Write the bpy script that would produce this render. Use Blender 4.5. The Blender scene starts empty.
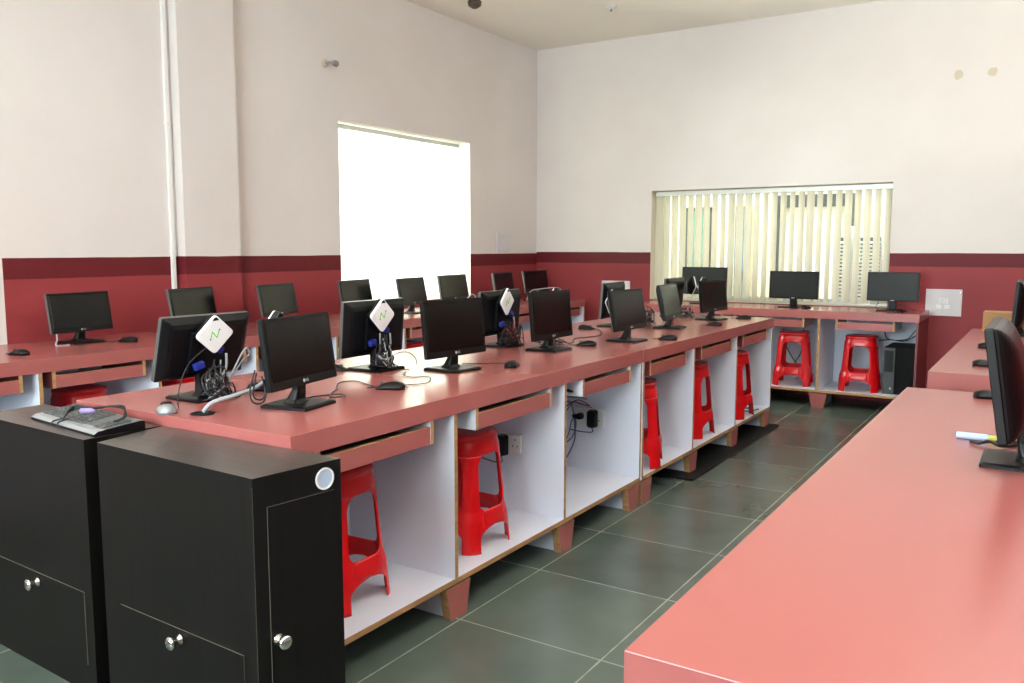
import bpy, bmesh, math, random
from mathutils import Vector, Matrix
random.seed(7)
S = bpy.context.scene
COL = S.collection
PI = math.pi
H = 0.75          # worktop height

# ------------------------------------------------------------------ materials
def lin(c):
    return tuple(((x/255)/12.92 if x/255 <= .04045 else ((x/255+.055)/1.055)**2.4) for x in c) + (1,)

def mat(name, rgb, rough=.5, metal=0., spec=.5, noise=0., nscale=8., bump=0., bscale=60., stretch=(1,1,1), emit=0., coat=0.):
    m = bpy.data.materials.new(name); m.use_nodes = True
    nt = m.node_tree; b = nt.nodes['Principled BSDF']
    b.inputs['Base Color'].default_value = lin(rgb)
    b.inputs['Roughness'].default_value = rough
    b.inputs['Metallic'].default_value = metal
    b.inputs['Specular IOR Level'].default_value = spec
    if coat: b.inputs['Coat Weight'].default_value = coat
    if emit:
        b.inputs['Emission Color'].default_value = lin(rgb); b.inputs['Emission Strength'].default_value = emit
    if noise or bump:
        tc = nt.nodes.new('ShaderNodeTexCoord'); mp = nt.nodes.new('ShaderNodeMapping')
        mp.inputs['Scale'].default_value = stretch
        nt.links.new(tc.outputs['Object'], mp.inputs['Vector'])
    if noise:
        n = nt.nodes.new('ShaderNodeTexNoise'); n.inputs['Scale'].default_value = nscale; n.inputs['Detail'].default_value = 5
        nt.links.new(mp.outputs[0], n.inputs['Vector'])
        r = nt.nodes.new('ShaderNodeValToRGB')
        c = lin(rgb)
        r.color_ramp.elements[0].position = .3; r.color_ramp.elements[1].position = .7
        r.color_ramp.elements[0].color = tuple(x*(1-noise) for x in c[:3]) + (1,)
        r.color_ramp.elements[1].color = tuple(min(1, x*(1+noise)) for x in c[:3]) + (1,)
        nt.links.new(n.outputs['Fac'], r.inputs[0]); nt.links.new(r.outputs[0], b.inputs['Base Color'])
    if bump:
        n2 = nt.nodes.new('ShaderNodeTexNoise'); n2.inputs['Scale'].default_value = bscale
        nt.links.new(mp.outputs[0], n2.inputs['Vector'])
        bp = nt.nodes.new('ShaderNodeBump'); bp.inputs['Strength'].default_value = bump; bp.inputs['Distance'].default_value = .003
        nt.links.new(n2.outputs['Fac'], bp.inputs['Height']); nt.links.new(bp.outputs[0], b.inputs['Normal'])
    return m

PINK = mat('rose_laminate', (160, 90, 86), .25, spec=.65)
MAROON = mat('maroon_laminate', (104, 38, 39), .4)
WHITE = mat('white_laminate', (228, 233, 246), .35, noise=.02, nscale=4)
WOOD = mat('wood_edge', (166, 126, 84), .55, noise=.25, nscale=12, stretch=(1, 1, 6))
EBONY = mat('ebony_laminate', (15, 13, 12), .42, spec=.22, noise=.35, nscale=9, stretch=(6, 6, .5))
EBTOP = mat('ebony_top_sheen', (66, 61, 58), .32, spec=.7, noise=.42, nscale=9, stretch=(.9, 14, 1))  # streaky grain; base lightened to imitate light reflected off the cabinet tops
EDGEL = mat('worn_edge', (100, 92, 82), .6)
CHROME = mat('chrome', (220, 218, 214), .18, metal=1.)
RED = mat('red_plastic', (206, 10, 18), .25, spec=.5)
BLACK = mat('black_plastic', (8, 8, 9), .38, spec=.25)
BLACKG = mat('black_gloss', (12, 12, 13), .12)
BACKP = mat('monitor_back', (4, 6, 9), .5, spec=.22)
SCREEN = mat('screen_panel', (10, 10, 9), .2, spec=.28)
SCREENK = mat('screen_matte', (21, 24, 21), .4, spec=.3)
SILVER = mat('silver_plastic', (150, 152, 154), .35, metal=.3)
GREYP = mat('grey_plastic', (44, 46, 50), .45)
EDGEG = mat('silver_edge', (88, 87, 86), .3, metal=.3)
PLAIN = mat('reveal_paint', (226, 219, 206), .75)
KEYM = mat('keycap_grey', (74, 76, 76), .5)
IVORY = mat('ivory_plastic', (234, 233, 230), .35)
WPLAST = mat('white_plastic', (240, 240, 242), .3)
PAPER = mat('white_board', (216, 212, 216), .5)
GREEN = mat('green_print', (90, 205, 60), .5)
PURPLE = mat('purple_print', (110, 80, 150), .5)
LILAC = mat('lilac_plastic', (140, 120, 172), .4)
BLUE = mat('blue_plastic', (24, 40, 128), .35)
CABLEK = mat('cable_black', (24, 24, 26), .5)
CABLEG = mat('cable_grey', (150, 152, 158), .5)
CABLEB = mat('cable_blue', (96, 112, 140), .5)
CABLER = mat('cable_red', (150, 28, 40), .5)
RUBBER = mat('black_rubber', (13, 13, 14), .6, spec=.2)
CARD = mat('cardboard', (168, 132, 88), .8, noise=.1)
CREAM = mat('cream_paint', (232, 226, 208), .8)
BEIGE = mat('beige_filler', (206, 196, 176), .9)
ALU = mat('aluminium', (214, 216, 208), .4, metal=.4)
PENB = mat('pale_blue_tube', (176, 204, 240), .35)
PENY = mat('yellow_cap', (206, 206, 96), .4)
METALG = mat('grey_steel', (96, 98, 100), .4, metal=.5)
MARK = mat('silver_mark', (190, 190, 190), .4)

def wall_mat(name, start=None, zt=1.192, zm=1.088):
    m = bpy.data.materials.new(name); m.use_nodes = True; nt = m.node_tree; N = nt.nodes; L = nt.links
    b = N['Principled BSDF']; b.inputs['Specular IOR Level'].default_value = .25
    g = N.new('ShaderNodeNewGeometry'); sx = N.new('ShaderNodeSeparateXYZ'); L.new(g.outputs['Position'], sx.inputs[0])
    nz = N.new('ShaderNodeTexNoise'); nz.inputs['Scale'].default_value = 3.; nz.inputs['Detail'].default_value = 3
    L.new(g.outputs['Position'], nz.inputs['Vector'])
    wob = N.new('ShaderNodeMath'); wob.operation = 'MULTIPLY_ADD'; wob.inputs[1].default_value = .008
    L.new(nz.outputs['Fac'], wob.inputs[0]); L.new(sx.outputs['Z'], wob.inputs[2])
    def step(v, sock):
        n = N.new('ShaderNodeMath'); n.operation = 'LESS_THAN'; n.inputs[1].default_value = v; L.new(sock, n.inputs[0]); return n.outputs[0]
    def mix(f, a, c):
        n = N.new('ShaderNodeMix'); n.data_type = 'RGBA'
        L.new(f, n.inputs['Factor'])
        for s, v in ((n.inputs[6], a), (n.inputs[7], c)):
            if isinstance(v, tuple): s.default_value = v
            else: L.new(v, s)
        return n.outputs[2]
    n2 = N.new('ShaderNodeTexNoise'); n2.inputs['Scale'].default_value = 1.3; n2.inputs['Detail'].default_value = 6
    L.new(g.outputs['Position'], n2.inputs['Vector'])
    rp = N.new('ShaderNodeValToRGB'); rp.color_ramp.elements[0].position = .35; rp.color_ramp.elements[1].position = .65
    rp.color_ramp.elements[0].color = lin((221, 214, 210)); rp.color_ramp.elements[1].color = lin((227, 221, 217))
    L.new(n2.outputs['Fac'], rp.inputs[0])
    rd = N.new('ShaderNodeValToRGB'); rd.color_ramp.elements[0].position = .3; rd.color_ramp.elements[1].position = .7
    rd.color_ramp.elements[0].color = lin((138, 53, 57)); rd.color_ramp.elements[1].color = lin((146, 58, 62))
    L.new(n2.outputs['Fac'], rd.inputs[0])
    f1 = step(zt, wob.outputs[0]); f2 = step(zm, wob.outputs[0])
    low = mix(f2, lin((98, 26, 33)), rd.outputs[0])
    if start is not None:
        gt = N.new('ShaderNodeMath'); gt.operation = 'GREATER_THAN'; gt.inputs[1].default_value = start; L.new(sx.outputs['Y'], gt.inputs[0])
        mu = N.new('ShaderNodeMath'); mu.operation = 'MULTIPLY'; L.new(f1, mu.inputs[0]); L.new(gt.outputs[0], mu.inputs[1]); f1 = mu.outputs[0]
    L.new(mix(f1, rp.outputs[0], low), b.inputs['Base Color'])
    ro = N.new('ShaderNodeMapRange'); L.new(f1, ro.inputs[0]); ro.inputs[3].default_value = .75; ro.inputs[4].default_value = .5
    L.new(ro.outputs[0], b.inputs['Roughness'])
    nb = N.new('ShaderNodeTexNoise'); nb.inputs['Scale'].default_value = 25; L.new(g.outputs['Position'], nb.inputs['Vector'])
    bp = N.new('ShaderNodeBump'); bp.inputs['Strength'].default_value = .12; bp.inputs['Distance'].default_value = .006
    L.new(nb.outputs['Fac'], bp.inputs['Height']); L.new(bp.outputs[0], b.inputs['Normal'])
    return m
WALL = wall_mat('painted_wall'); WALLL = wall_mat('painted_wall_left', .708, 1.178, 1.072)
WALLC = wall_mat('painted_column', None, 1.18, 1.075)
CEILM = mat('ceiling_paint', (240, 234, 222), .85, noise=.02, nscale=1)

def floor_mat():
    m = bpy.data.materials.new('slate_tiles'); m.use_nodes = True; nt = m.node_tree; N = nt.nodes; L = nt.links
    b = N['Principled BSDF']; g = N.new('ShaderNodeNewGeometry'); sx = N.new('ShaderNodeSeparateXYZ'); L.new(g.outputs['Position'], sx.inputs[0])
    P = .519
    def M(op, a, bb=None, c=None):
        n = N.new('ShaderNodeMath'); n.operation = op
        for i, v in enumerate((a, bb, c)):
            if v is None: continue
            if isinstance(v, (int, float)): n.inputs[i].default_value = v
            else: L.new(v, n.inputs[i])
        return n.outputs[0]
    u = M('DIVIDE', M('SUBTRACT', sx.outputs['X'], .011), P); v = M('DIVIDE', M('SUBTRACT', sx.outputs['Y'], .717), P)
    def edge(t):
        f = M('FRACT', t); return M('MINIMUM', f, M('SUBTRACT', 1., f))
    wn = N.new('ShaderNodeTexNoise'); wn.inputs['Scale'].default_value = 14; L.new(g.outputs['Position'], wn.inputs['Vector'])
    e = M('MINIMUM', edge(u), edge(v))
    line = M('LESS_THAN', e, M('MULTIPLY', wn.outputs['Fac'], .0095))
    cell = N.new('ShaderNodeCombineXYZ'); L.new(M('FLOOR', u), cell.inputs[0]); L.new(M('FLOOR', v), cell.inputs[1])
    wh = N.new('ShaderNodeTexWhiteNoise'); wh.noise_dimensions = '2D'; L.new(cell.outputs[0], wh.inputs['Vector'])
    ns = N.new('ShaderNodeTexNoise'); ns.inputs['Scale'].default_value = 3.2; ns.inputs['Detail'].default_value = 3
    L.new(g.outputs['Position'], ns.inputs['Vector'])
    t = M('ADD', M('MULTIPLY', wh.outputs['Value'], .25), M('MULTIPLY', ns.outputs['Fac'], .75))
    r = N.new('ShaderNodeValToRGB'); r.color_ramp.elements[0].position = .25; r.color_ramp.elements[1].position = .8
    r.color_ramp.elements[0].color = lin((68, 79, 72)); r.color_ramp.elements[1].color = lin((96, 107, 98)); L.new(t, r.inputs[0])
    mx = N.new('ShaderNodeMix'); mx.data_type = 'RGBA'; L.new(line, mx.inputs['Factor']); L.new(r.outputs[0], mx.inputs[6]); mx.inputs[7].default_value = lin((146, 151, 140))
    L.new(mx.outputs[2], b.inputs['Base Color'])
    b.inputs['Roughness'].default_value = .27
    return m
FLOORM = floor_mat()

def glass_mat():
    m = bpy.data.materials.new('window_glass'); m.use_nodes = True; nt = m.node_tree; nt.nodes.clear()
    o = nt.nodes.new('ShaderNodeOutputMaterial'); t = nt.nodes.new('ShaderNodeBsdfTransparent'); g = nt.nodes.new('ShaderNodeBsdfGlossy')
    g.inputs['Roughness'].default_value = .02; t.inputs['Color'].default_value = (.93, .97, .95, 1)
    f = nt.nodes.new('ShaderNodeFresnel'); f.inputs['IOR'].default_value = 1.45; mx = nt.nodes.new('ShaderNodeMixShader')
    nt.links.new(f.outputs[0], mx.inputs[0]); nt.links.new(t.outputs[0], mx.inputs[1]); nt.links.new(g.outputs[0], mx.inputs[2]); nt.links.new(mx.outputs[0], o.inputs[0])
    return m
GLASS = glass_mat()
def fabric_mat(rgb):
    m = bpy.data.materials.new('blind_fabric'); m.use_nodes = True; nt = m.node_tree; nt.nodes.clear()
    o = nt.nodes.new('ShaderNodeOutputMaterial'); d = nt.nodes.new('ShaderNodeBsdfDiffuse'); t = nt.nodes.new('ShaderNodeBsdfTranslucent')
    d.inputs['Color'].default_value = lin(rgb); t.inputs['Color'].default_value = lin(rgb)
    mx = nt.nodes.new('ShaderNodeMixShader'); mx.inputs[0].default_value = .5
    nt.links.new(d.outputs[0], mx.inputs[1]); nt.links.new(t.outputs[0], mx.inputs[2]); nt.links.new(mx.outputs[0], o.inputs[0])
    return m
FABRIC = fabric_mat((250, 247, 236))

# ------------------------------------------------------------------ mesh helpers
def obj(name, bm, mats, parent=None, smooth=False, loc=None, bevel=0):
    me = bpy.data.meshes.new(name)
    bmesh.ops.recalc_face_normals(bm, faces=bm.faces[:])
    bm.to_mesh(me); bm.free()
    for m in (mats if isinstance(mats, (list, tuple)) else [mats]): me.materials.append(m)
    if smooth:
        for p in me.polygons: p.use_smooth = True
    o = bpy.data.objects.new(name, me); COL.objects.link(o)
    if parent is not None: o.parent = parent
    if loc: o.location = loc
    if bevel:
        b = o.modifiers.new('bevel', 'BEVEL'); b.width = bevel; b.segments = 2; b.limit_method = 'ANGLE'
    return o

def tag(o, label, cat, group=None, kind=None):
    o['label'] = label; o['category'] = cat
    if group: o['group'] = group
    if kind: o['kind'] = kind
    return o
def struct(o):
    o['kind'] = 'structure'; return o
def empty(name, loc=(0, 0, 0), rz=0):
    o = bpy.data.objects.new(name, None); o.empty_display_size = .05; COL.objects.link(o)
    o.location = loc; o.rotation_euler = (0, 0, rz); return o
def kids(o): return [c for c in COL.objects if c.parent == o]
def copy_tree(o, parent=None):
    c = o.copy(); COL.objects.link(c)
    if parent is not None: c.parent = parent
    for ch in kids(o): copy_tree(ch, c)
    return c

def box(bm, x0, x1, y0, y1, z0, z1, mi=0, face_mi=None, M=None):
    vs = [bm.verts.new((x, y, z)) for z in (z0, z1) for y in (y0, y1) for x in (x0, x1)]
    if M is not None:
        for v in vs: v.co = M @ v.co
    F = {'-z': (0, 2, 3, 1), '+z': (4, 5, 7, 6), '-y': (0, 1, 5, 4), '+y': (2, 6, 7, 3), '-x': (0, 4, 6, 2), '+x': (1, 3, 7, 5)}
    for k, f in F.items():
        fc = bm.faces.new([vs[i] for i in f]); fc.material_index = (face_mi or {}).get(k, mi)
    return bm
def bx(*a, **k): return box(bmesh.new(), *a, **k)
def prism(bm, pts, d, axis='x', a0=0., mi=0, M=None):
    """polygon pts (2-D) extruded along an axis from a0 by d"""
    def P(p, t): return {'x': (t, p[0], p[1]), 'y': (p[0], t, p[1]), 'z': (p[0], p[1], t)}[axis]
    A = [bm.verts.new(P(p, a0)) for p in pts]; B = [bm.verts.new(P(p, a0+d)) for p in pts]
    if M is not None:
        for v in A+B: v.co = M @ v.co
    n = len(pts)
    fs = [bm.faces.new(A[::-1]), bm.faces.new(B)] + [bm.faces.new((A[i], A[(i+1) % n], B[(i+1) % n], B[i])) for i in range(n)]
    for f in fs: f.material_index = mi
    return bm
def rrect(w, h, r, n=5, cx=0, cy=0):
    out = []
    for (sx, sy, a) in ((1, 1, 0), (-1, 1, 90), (-1, -1, 180), (1, -1, 270)):
        for i in range(n+1):
            t = math.radians(a+90*i/n); out.append((cx+sx*(w/2-r)+r*math.cos(t), cy+sy*(h/2-r)+r*math.sin(t)))
    return out
def loft(bm, rings, cap0=True, cap1=True, closed=True, mi=0):
    R = [[bm.verts.new(p) for p in r] for r in rings]; n = len(R[0])
    for a, b in zip(R, R[1:]):
        for i in range(n if closed else n-1):
            f = bm.faces.new((a[i], a[(i+1) % n], b[(i+1) % n], b[i])); f.material_index = mi
    if cap0: bm.faces.new(R[0][::-1]).material_index = mi
    if cap1: bm.faces.new(R[-1]).material_index = mi
    return bm
def lathe(bm, prof, n=20, M=None, mi=0):
    """prof: (r, z) list, revolved about z"""
    rings = [[(M or Matrix()) @ Vector((r*math.cos(2*PI*i/n), r*math.sin(2*PI*i/n), z)) for i in range(n)] for r, z in prof]
    return loft(bm, rings, mi=mi)
def catmull(pts, k=6):
    P = [Vector(p) for p in pts]
    if len(P) < 3: return P
    P = [2*P[0]-P[1]] + P + [2*P[-1]-P[-2]]; out = []
    for i in range(1, len(P)-2):
        for j in range(k):
            t = j/k; a, b, c, d = P[i-1:i+3]
            out.append(.5*((2*b)+(c-a)*t+(2*a-5*b+4*c-d)*t*t+(3*b-a-3*c+d)*t**3))
    out.append(P[-2]); return out
def tube(bm, pts, r, n=6, k=6, mi=0):
    P = catmull(pts, k); rings = []
    up = Vector((.13, .21, .97))
    for i, p in enumerate(P):
        d = (P[min(i+1, len(P)-1)]-P[max(i-1, 0)])
        if d.length < 1e-9: d = Vector((0, 0, 1))
        d.normalize(); s = d.cross(up)
        if s.length < 1e-3: s = d.cross(Vector((1, 0, 0)))
        s.normalize(); t = s.cross(d); up = t if t.length > .5 else up
        rings.append([p+r*(s*math.cos(2*PI*j/n)+t*math.sin(2*PI*j/n)) for j in range(n)])
    return loft(bm, rings, mi=mi)
def rotM(loc, rz): return Matrix.Translation(loc) @ Matrix.Rotation(rz, 4, 'Z')

# ------------------------------------------------------------------ the room
XL, XR, YB, YR, ZC = -2.752, 1.95, 5.806, -3.2, 3.13
W1 = (3.058, 4.671, .80, 2.133)     # left window: y0 y1 z0 z1
W2 = (-1.53, .50, .757, 1.742)       # back window: x0 x1 z0 z1
W3 = (-1.6, 1.5, .9, 2.4)           # window behind the camera
T = .24
def wall_with_hole(name, axis, p, out, a0, a1, hole, m):
    """axis 'x': plane x = p, runs along y from a0 to a1; out = +-1 direction of thickness"""
    h0, h1, z0, z1 = hole; bm = bmesh.new(); lo, hi = sorted((p, p+out*T))
    t = 'y' if axis == 'x' else 'x'
    for (b0, b1, c0, c1, k) in ((a0, h0, 0, ZC, '+'+t), (h1, a1, 0, ZC, '-'+t), (h0, h1, 0, z0, '+z'), (h0, h1, z1, ZC, '-z')):
        if axis == 'x': box(bm, lo, hi, b0, b1, c0, c1, face_mi={k: 1})
        else: box(bm, b0, b1, lo, hi, c0, c1, face_mi={k: 1})
    return struct(obj(name, bm, [m, PLAIN]))
wall_with_hole('wall_left', 'x', XL, -1, YR-T, YB+T, W1, WALLL)
wall_with_hole('wall_back', 'y', YB, 1, XL, XR, W2, WALL)
wall_with_hole('wall_rear', 'y', YR, -1, XL, XR, W3, WALL)
struct(obj('wall_right', bx(XR, XR+T, YR-T, YB+T, 0, ZC), WALL))
struct(obj('floor', bx(XL-T, XR+T, YR-T, YB+T, -.1, 0), FLOORM))
struct(obj('ceiling', bx(XL-T, XR+T, YR-T, YB+T, ZC, ZC+.1), CEILM))
# painted column standing proud of the left wall, and the one on the right between the counters
struct(obj('trim_1', bx(XL, XL+.075, 1.70, 2.10, 0, ZC), WALLC))
struct(obj('trim_2', bx(1.545, XR, 1.73, 2.10, 0, ZC), WALL))

def window(name, axis, p, hole, mull):
    h0, h1, z0, z1 = hole; bm = bmesh.new(); w = .045; d = .05
    def b(a0, a1, c0, c1, bmm=bm, dd=d):
        if axis == 'x': box(bmm, p-dd/2, p+dd/2, a0, a1, c0, c1)
        else: box(bmm, a0, a1, p-dd/2, p+dd/2, c0, c1)
    b(h0, h0+w, z0, z1); b(h1-w, h1, z0, z1); b(h0+w, h1-w, z0, z0+w); b(h0+w, h1-w, z1-w, z1)
    for t in mull: b(h0+(h1-h0)*t-w/2, h0+(h1-h0)*t+w/2, z0+w, z1-w)
    o = struct(obj(name, bm, ALU))
    g = bmesh.new(); b(h0+w, h1-w, z0+w, z1-w, g, .006); obj('glass_pane', g, GLASS, o)
    return o
window('window_1', 'x', XL-.19, W1, (.5,))
window('window_2', 'y', YB+.19, W2, (.34, .67))
window('window_3', 'y', YR-.19, W3, (.33, .66))

def blind(label, axis, p, a0, a1, z0, z1, pitch, sw, ang):
    root = empty('vertical_blind', ((p, a0, 0) if axis == 'x' else (a0, p, 0)))
    tag(root, label, 'blind')
    L = a1-a0
    def place(bmm): 
        if axis == 'x':
            for v in bmm.verts: v.co = Vector((v.co.y, v.co.x, v.co.z))
        return bmm
    obj('headrail', place(bx(0, L, -.022, .022, z1-.035, z1)), ALU, root)
    bm = bmesh.new(); n = int(L/pitch)
    for i in range(n+1):
        x = .03+(L-.06)*i/n; a = math.radians(ang+random.uniform(-9, 9)); s = []
        rows = []
        for z in (z0+random.uniform(0, .012), z1-.035):
            rows.append([(x+sw*t*math.cos(a)-.006*(1-4*t*t)*math.sin(a), sw*t*math.sin(a)+.006*(1-4*t*t)*math.cos(a), z) for t in (-.5, -.25, 0, .25, .5)])
        loft(bm, rows, False, False, closed=False)
    obj('slats', place(bm), FABRIC, root, smooth=True)
    c = bmesh.new()
    for sgn in (-1, 1): tube(c, [(.03, 0, z0+.012), (L*.5, .004*sgn, z0+.008), (L-.03, 0, z0+.012)], .002, 5)
    obj('bottom_chain', place(c), IVORY, root)
    return root
blind('tall sunlit vertical blind in the left wall window, slats nearly washed out', 'x', XL-.07, W1[0]+.01, W1[1]-.09, W1[2]+.02, W1[3]-.015, .09, .088, 66)
blind('wide cream vertical blind hanging in the back wall window', 'y', YB+.075, W2[0]+.02, W2[1]-.01, W2[2]+.015, W2[3]-.012, .0745, .088, 70)

# ------------------------------------------------------------------ outside the back window
struct(obj('trim_3', bx(-5, 5, 8.2, 8.4, -.5, 4.2), mat('outside_wall', (232, 222, 186), .9, noise=.06, nscale=2)))
struct(obj('trim_4', bx(-5, 5, YB+T, 8.2, -.6, -.4), mat('outside_ground', (190, 184, 170), .9, noise=.1, nscale=3)))
df = empty('door_frame', (-.62, 8.05, -.4)); tag(df, 'dark door frame on the outside wall seen through the blind slats', 'door frame')
SLATE = mat('dark_frame', (62, 66, 64), .6)
obj('post', bx(-.42, -.34, -.05, .14, 0, 2.07), SLATE, df); obj('post', bx(.34, .42, -.05, .14, 0, 2.07), SLATE, df)
obj('lintel', bx(-.42, .42, -.06, .14, 2.07, 2.2), SLATE, df)
obj('door_panel', bx(-.34, .34, .05, .14, 0, 2.07), CREAM, df)
for i, (x, w, lab) in enumerate(((-1.95, .30, 'left green tinted pane on the outside wall seen through the blind'), (-1.45, .22, 'narrow blue green pane on the outside wall, nearer the door frame'))):
    r = empty('outside_window', (x, 8.19, .2)); tag(r, lab, 'window', 'panes across the yard')
    bm = bmesh.new()
    for a, b, c, d in ((-w/2, -w/2+.04, 0, 1.5), (w/2-.04, w/2, 0, 1.5), (-w/2, w/2, 0, .04), (-w/2, w/2, 1.46, 1.5), (-w/2, w/2, .72, .76)): box(bm, a, b, -.06, .005, c, d)
    obj('frame', bm, SLATE, r)
    obj('pane', bx(-w/2+.03, w/2-.03, -.03, .005, .03, 1.47), mat('tinted_pane', ((92, 138, 120), (92, 128, 142))[i], .15), r)
ac = empty('air_cooler', (.20, 6.75, -.4)); tag(ac, 'white louvred air cooler standing outside the back window', 'air cooler')
obj('body', bx(-.30, .30, -.18, .25, 0, 1.82), mat('cooler_white', (238, 240, 240), .5), ac, bevel=.012)
lv = bmesh.new()
for c in range(4):
    x0 = -.25+c*.127
    for k in range(30):
        z = .72+k*.033
        prism(lv, [(-.19, z), (-.205, z-.012), (-.205, z-.004), (-.19, z+.010)], .105, 'x', x0)
obj('louvres', lv, mat('louvre_white', (226, 230, 228), .5), ac)
bk = bmesh.new()
for c in range(4): box(bk, -.25+c*.127, -.25+c*.127+.105, -.185, -.179, .70, 1.72)
obj('grille_backing', bk, mat('grille_dark', (92, 104, 100), .7), ac)
obj('cabinet_stand', bx(-.27, .27, -.15, .22, -.001, .05), METALG, ac)

# ------------------------------------------------------------------ things on the walls and ceiling
cp = empty('conduit_pipe', (XL+.010, 1.662, H)); tag(cp, 'thin white vertical conduit on the left wall beside the painted column', 'conduit')
obj('pipe', bx(-.010, .010, -.014, .013, 0, ZC-H), IVORY, cp, bevel=.004)
for z in (.445, 1.18): obj('clip', bx(-.010, .013, -.018, .017, z, z+.016), IVORY, cp, bevel=.003)

def switch_board(name, loc, rz, w, h, label, mods, cat='switch board'):
    r = empty(name, loc, rz); tag(r, label, cat)     # local +x is out of the wall, y runs across
    obj('plate', bx(0, .012, -w/2, w/2, 0, h), PAPER, r, bevel=.003)
    for (y, z, ww, hh) in mods:
        s = obj('switch', bx(.011, .02, y-ww/2, y+ww/2, z-hh/2, z+hh/2), IVORY, r, bevel=.002)
    for sy in (-1, 1):
        for z in (.02, h-.02):
            bm = bmesh.new(); lathe(bm, [(.004, 0), (.004, .003)], 8, Matrix.Translation((.0115, sy*(w/2-.015), z)) @ Matrix.Rotation(PI/2, 4, 'Y')); obj('screw', bm, CHROME, r)
    return r
switch_board('switch_board', (.90, YB-.001, .708), -PI/2, .25, .205, 'pale electric switch board on the red back wall right of the window', [(-.022+i*.022, .115, .019, .042) for i in range(3)] + [(-.03, .07, .04, .03), (.025, .07, .04, .03)])
switch_board('switch_board', (-1.875, YB-.001, .755), -PI/2, .29, .165, 'pale electric board on the back wall left of the window behind a dark monitor', [(-.1+i*.025, .09, .02, .045) for i in range(3)] + [(.09, .09, .04, .04)])
switch_board('wall_plate', (XL+.001, 5.19, 1.195), 0, .22, .17, 'small grey white plate on the left wall near the corner, above the red band', [(0, .085, .1, .006)], 'wall plate')
hb = empty('wall_bracket', (XL, 2.93, 2.50)); tag(hb, 'small grey lamp bracket high on the left wall', 'bracket')
bm = bmesh.new(); lathe(bm, [(.03, 0), (.03, .008), (.02, .018)], 16, Matrix.Rotation(PI/2, 4, 'Y')); obj('rose', bm, BEIGE, hb, smooth=False)
bm = bmesh.new(); tube(bm, [(.015, 0, 0), (.04, .02, .005), (.06, .035, .0)], .008, 8); lathe(bm, [(.016, -.02), (.022, .0), (.022, .02), (.012, .024)], 14, Matrix.Translation((.06, .045, 0)) @ Matrix.Rotation(-PI/2, 4, 'X')); obj('holder', bm, mat('pale_grey_metal', (140, 136, 130), .5), hb)
for x, lab in ((.915, 'left of two small beige filler patches high on the back wall'), (1.138, 'right of two small beige filler patches high on the back wall')):
    bm = bmesh.new(); pts = []
    for i in range(14):
        a = 2*PI*i/14; rr = .026+.012*random.random(); pts.append((x+rr*math.cos(a), 2.512+rr*math.sin(a)))
    prism(bm, pts, .007, 'y', YB-.004); tag(obj('filler_patch', bm, BEIGE), lab, 'patch', 'filler patches')
ch = empty('ceiling_hook', (-1.489, 4.838, ZC)); tag(ch, 'small grey hook rose on the ceiling near the back', 'hook')
bm = bmesh.new(); lathe(bm, [(.045, 0), (.042, -.008), (.015, -.016)], 16); obj('rose', bm, PAPER, ch)
bm = bmesh.new(); tube(bm, [(0, 0, -.012), (0, 0, -.02), (.010, 0, -.027), (.0, 0, -.034), (-.008, 0, -.028)], .003, 6); obj('hook', bm, METALG, ch)
jb = empty('ceiling_fan_rod', (-2.28, 4.08, ZC)); tag(jb, 'dark fan mount on the ceiling, cut by the top of the photo', 'fan mount')
bm = bmesh.new(); lathe(bm, [(.03, 0), (.055, -.02), (.05, -.05), (.02, -.07)], 18); obj('canopy', bm, mat('fan_brown', (74, 58, 46), .5), jb, smooth=True)

# ------------------------------------------------------------------ benches
def trapezoid_foot(root, x, y, front=1, pink=PINK, axis='x', zb=0):
    """front: outward direction of the bench face; foot = tapered faced block on a white web"""
    t0, t1 = .066, .044
    b = bmesh.new(); pts = [(y-t0, .112), (y+t0, .112), (y+t1, zb), (y-t1, zb)]
    f = obj('foot', prism(b, pts, .032, axis, x-.032 if front > 0 else x), [pink, WOOD], root)
    for p in f.data.polygons:
        nrm = p.normal; n0 = nrm.x if axis == 'x' else nrm.y
        p.material_index = 0 if abs(n0) > .5 else 1
    w = bmesh.new()
    xs = (x-.36, x-.033) if front > 0 else (x+.033, x+.36)
    if axis == 'x': box(w, *xs, y-.03, y+.03, zb, .112)
    else: box(w, y-.03, y+.03, *xs, zb, .112)
    obj('foot_web', w, WHITE, f)
    return f

def tray(root, x, y0, y1, front, sidem, depth=.34, axis='x'):
    """sliding keyboard tray hung below the worktop: bottom + front lip; sides are its sub-parts"""
    s = front
    def B(a0, a1, b0, b1, c0, c1, face=None):
        lo, hi = sorted((x+s*a0, x+s*a1))
        if axis == 'x': return bx(lo, hi, b0, b1, c0, c1, face_mi=face)
        return bx(b0, b1, lo, hi, c0, c1, face_mi=face)
    t = obj('keyboard_tray', B(-depth, -.018, y0+.016, y1-.016, .618, .630), WHITE, root)
    f = B(-.018, -.001, y0+.016, y1-.016, .616, .671, {'+z': 1})
    obj('tray_front', f, [PINK, WOOD], t)
    fk = ('+' if s > 0 else '-') + axis
    for a, b in ((y0, y0+.016), (y1-.016, y1)):
        obj('tray_side', B(-depth, 0, a, b, .616, .689, {fk: 1}), [sidem, WOOD], t)
    return t

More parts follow.
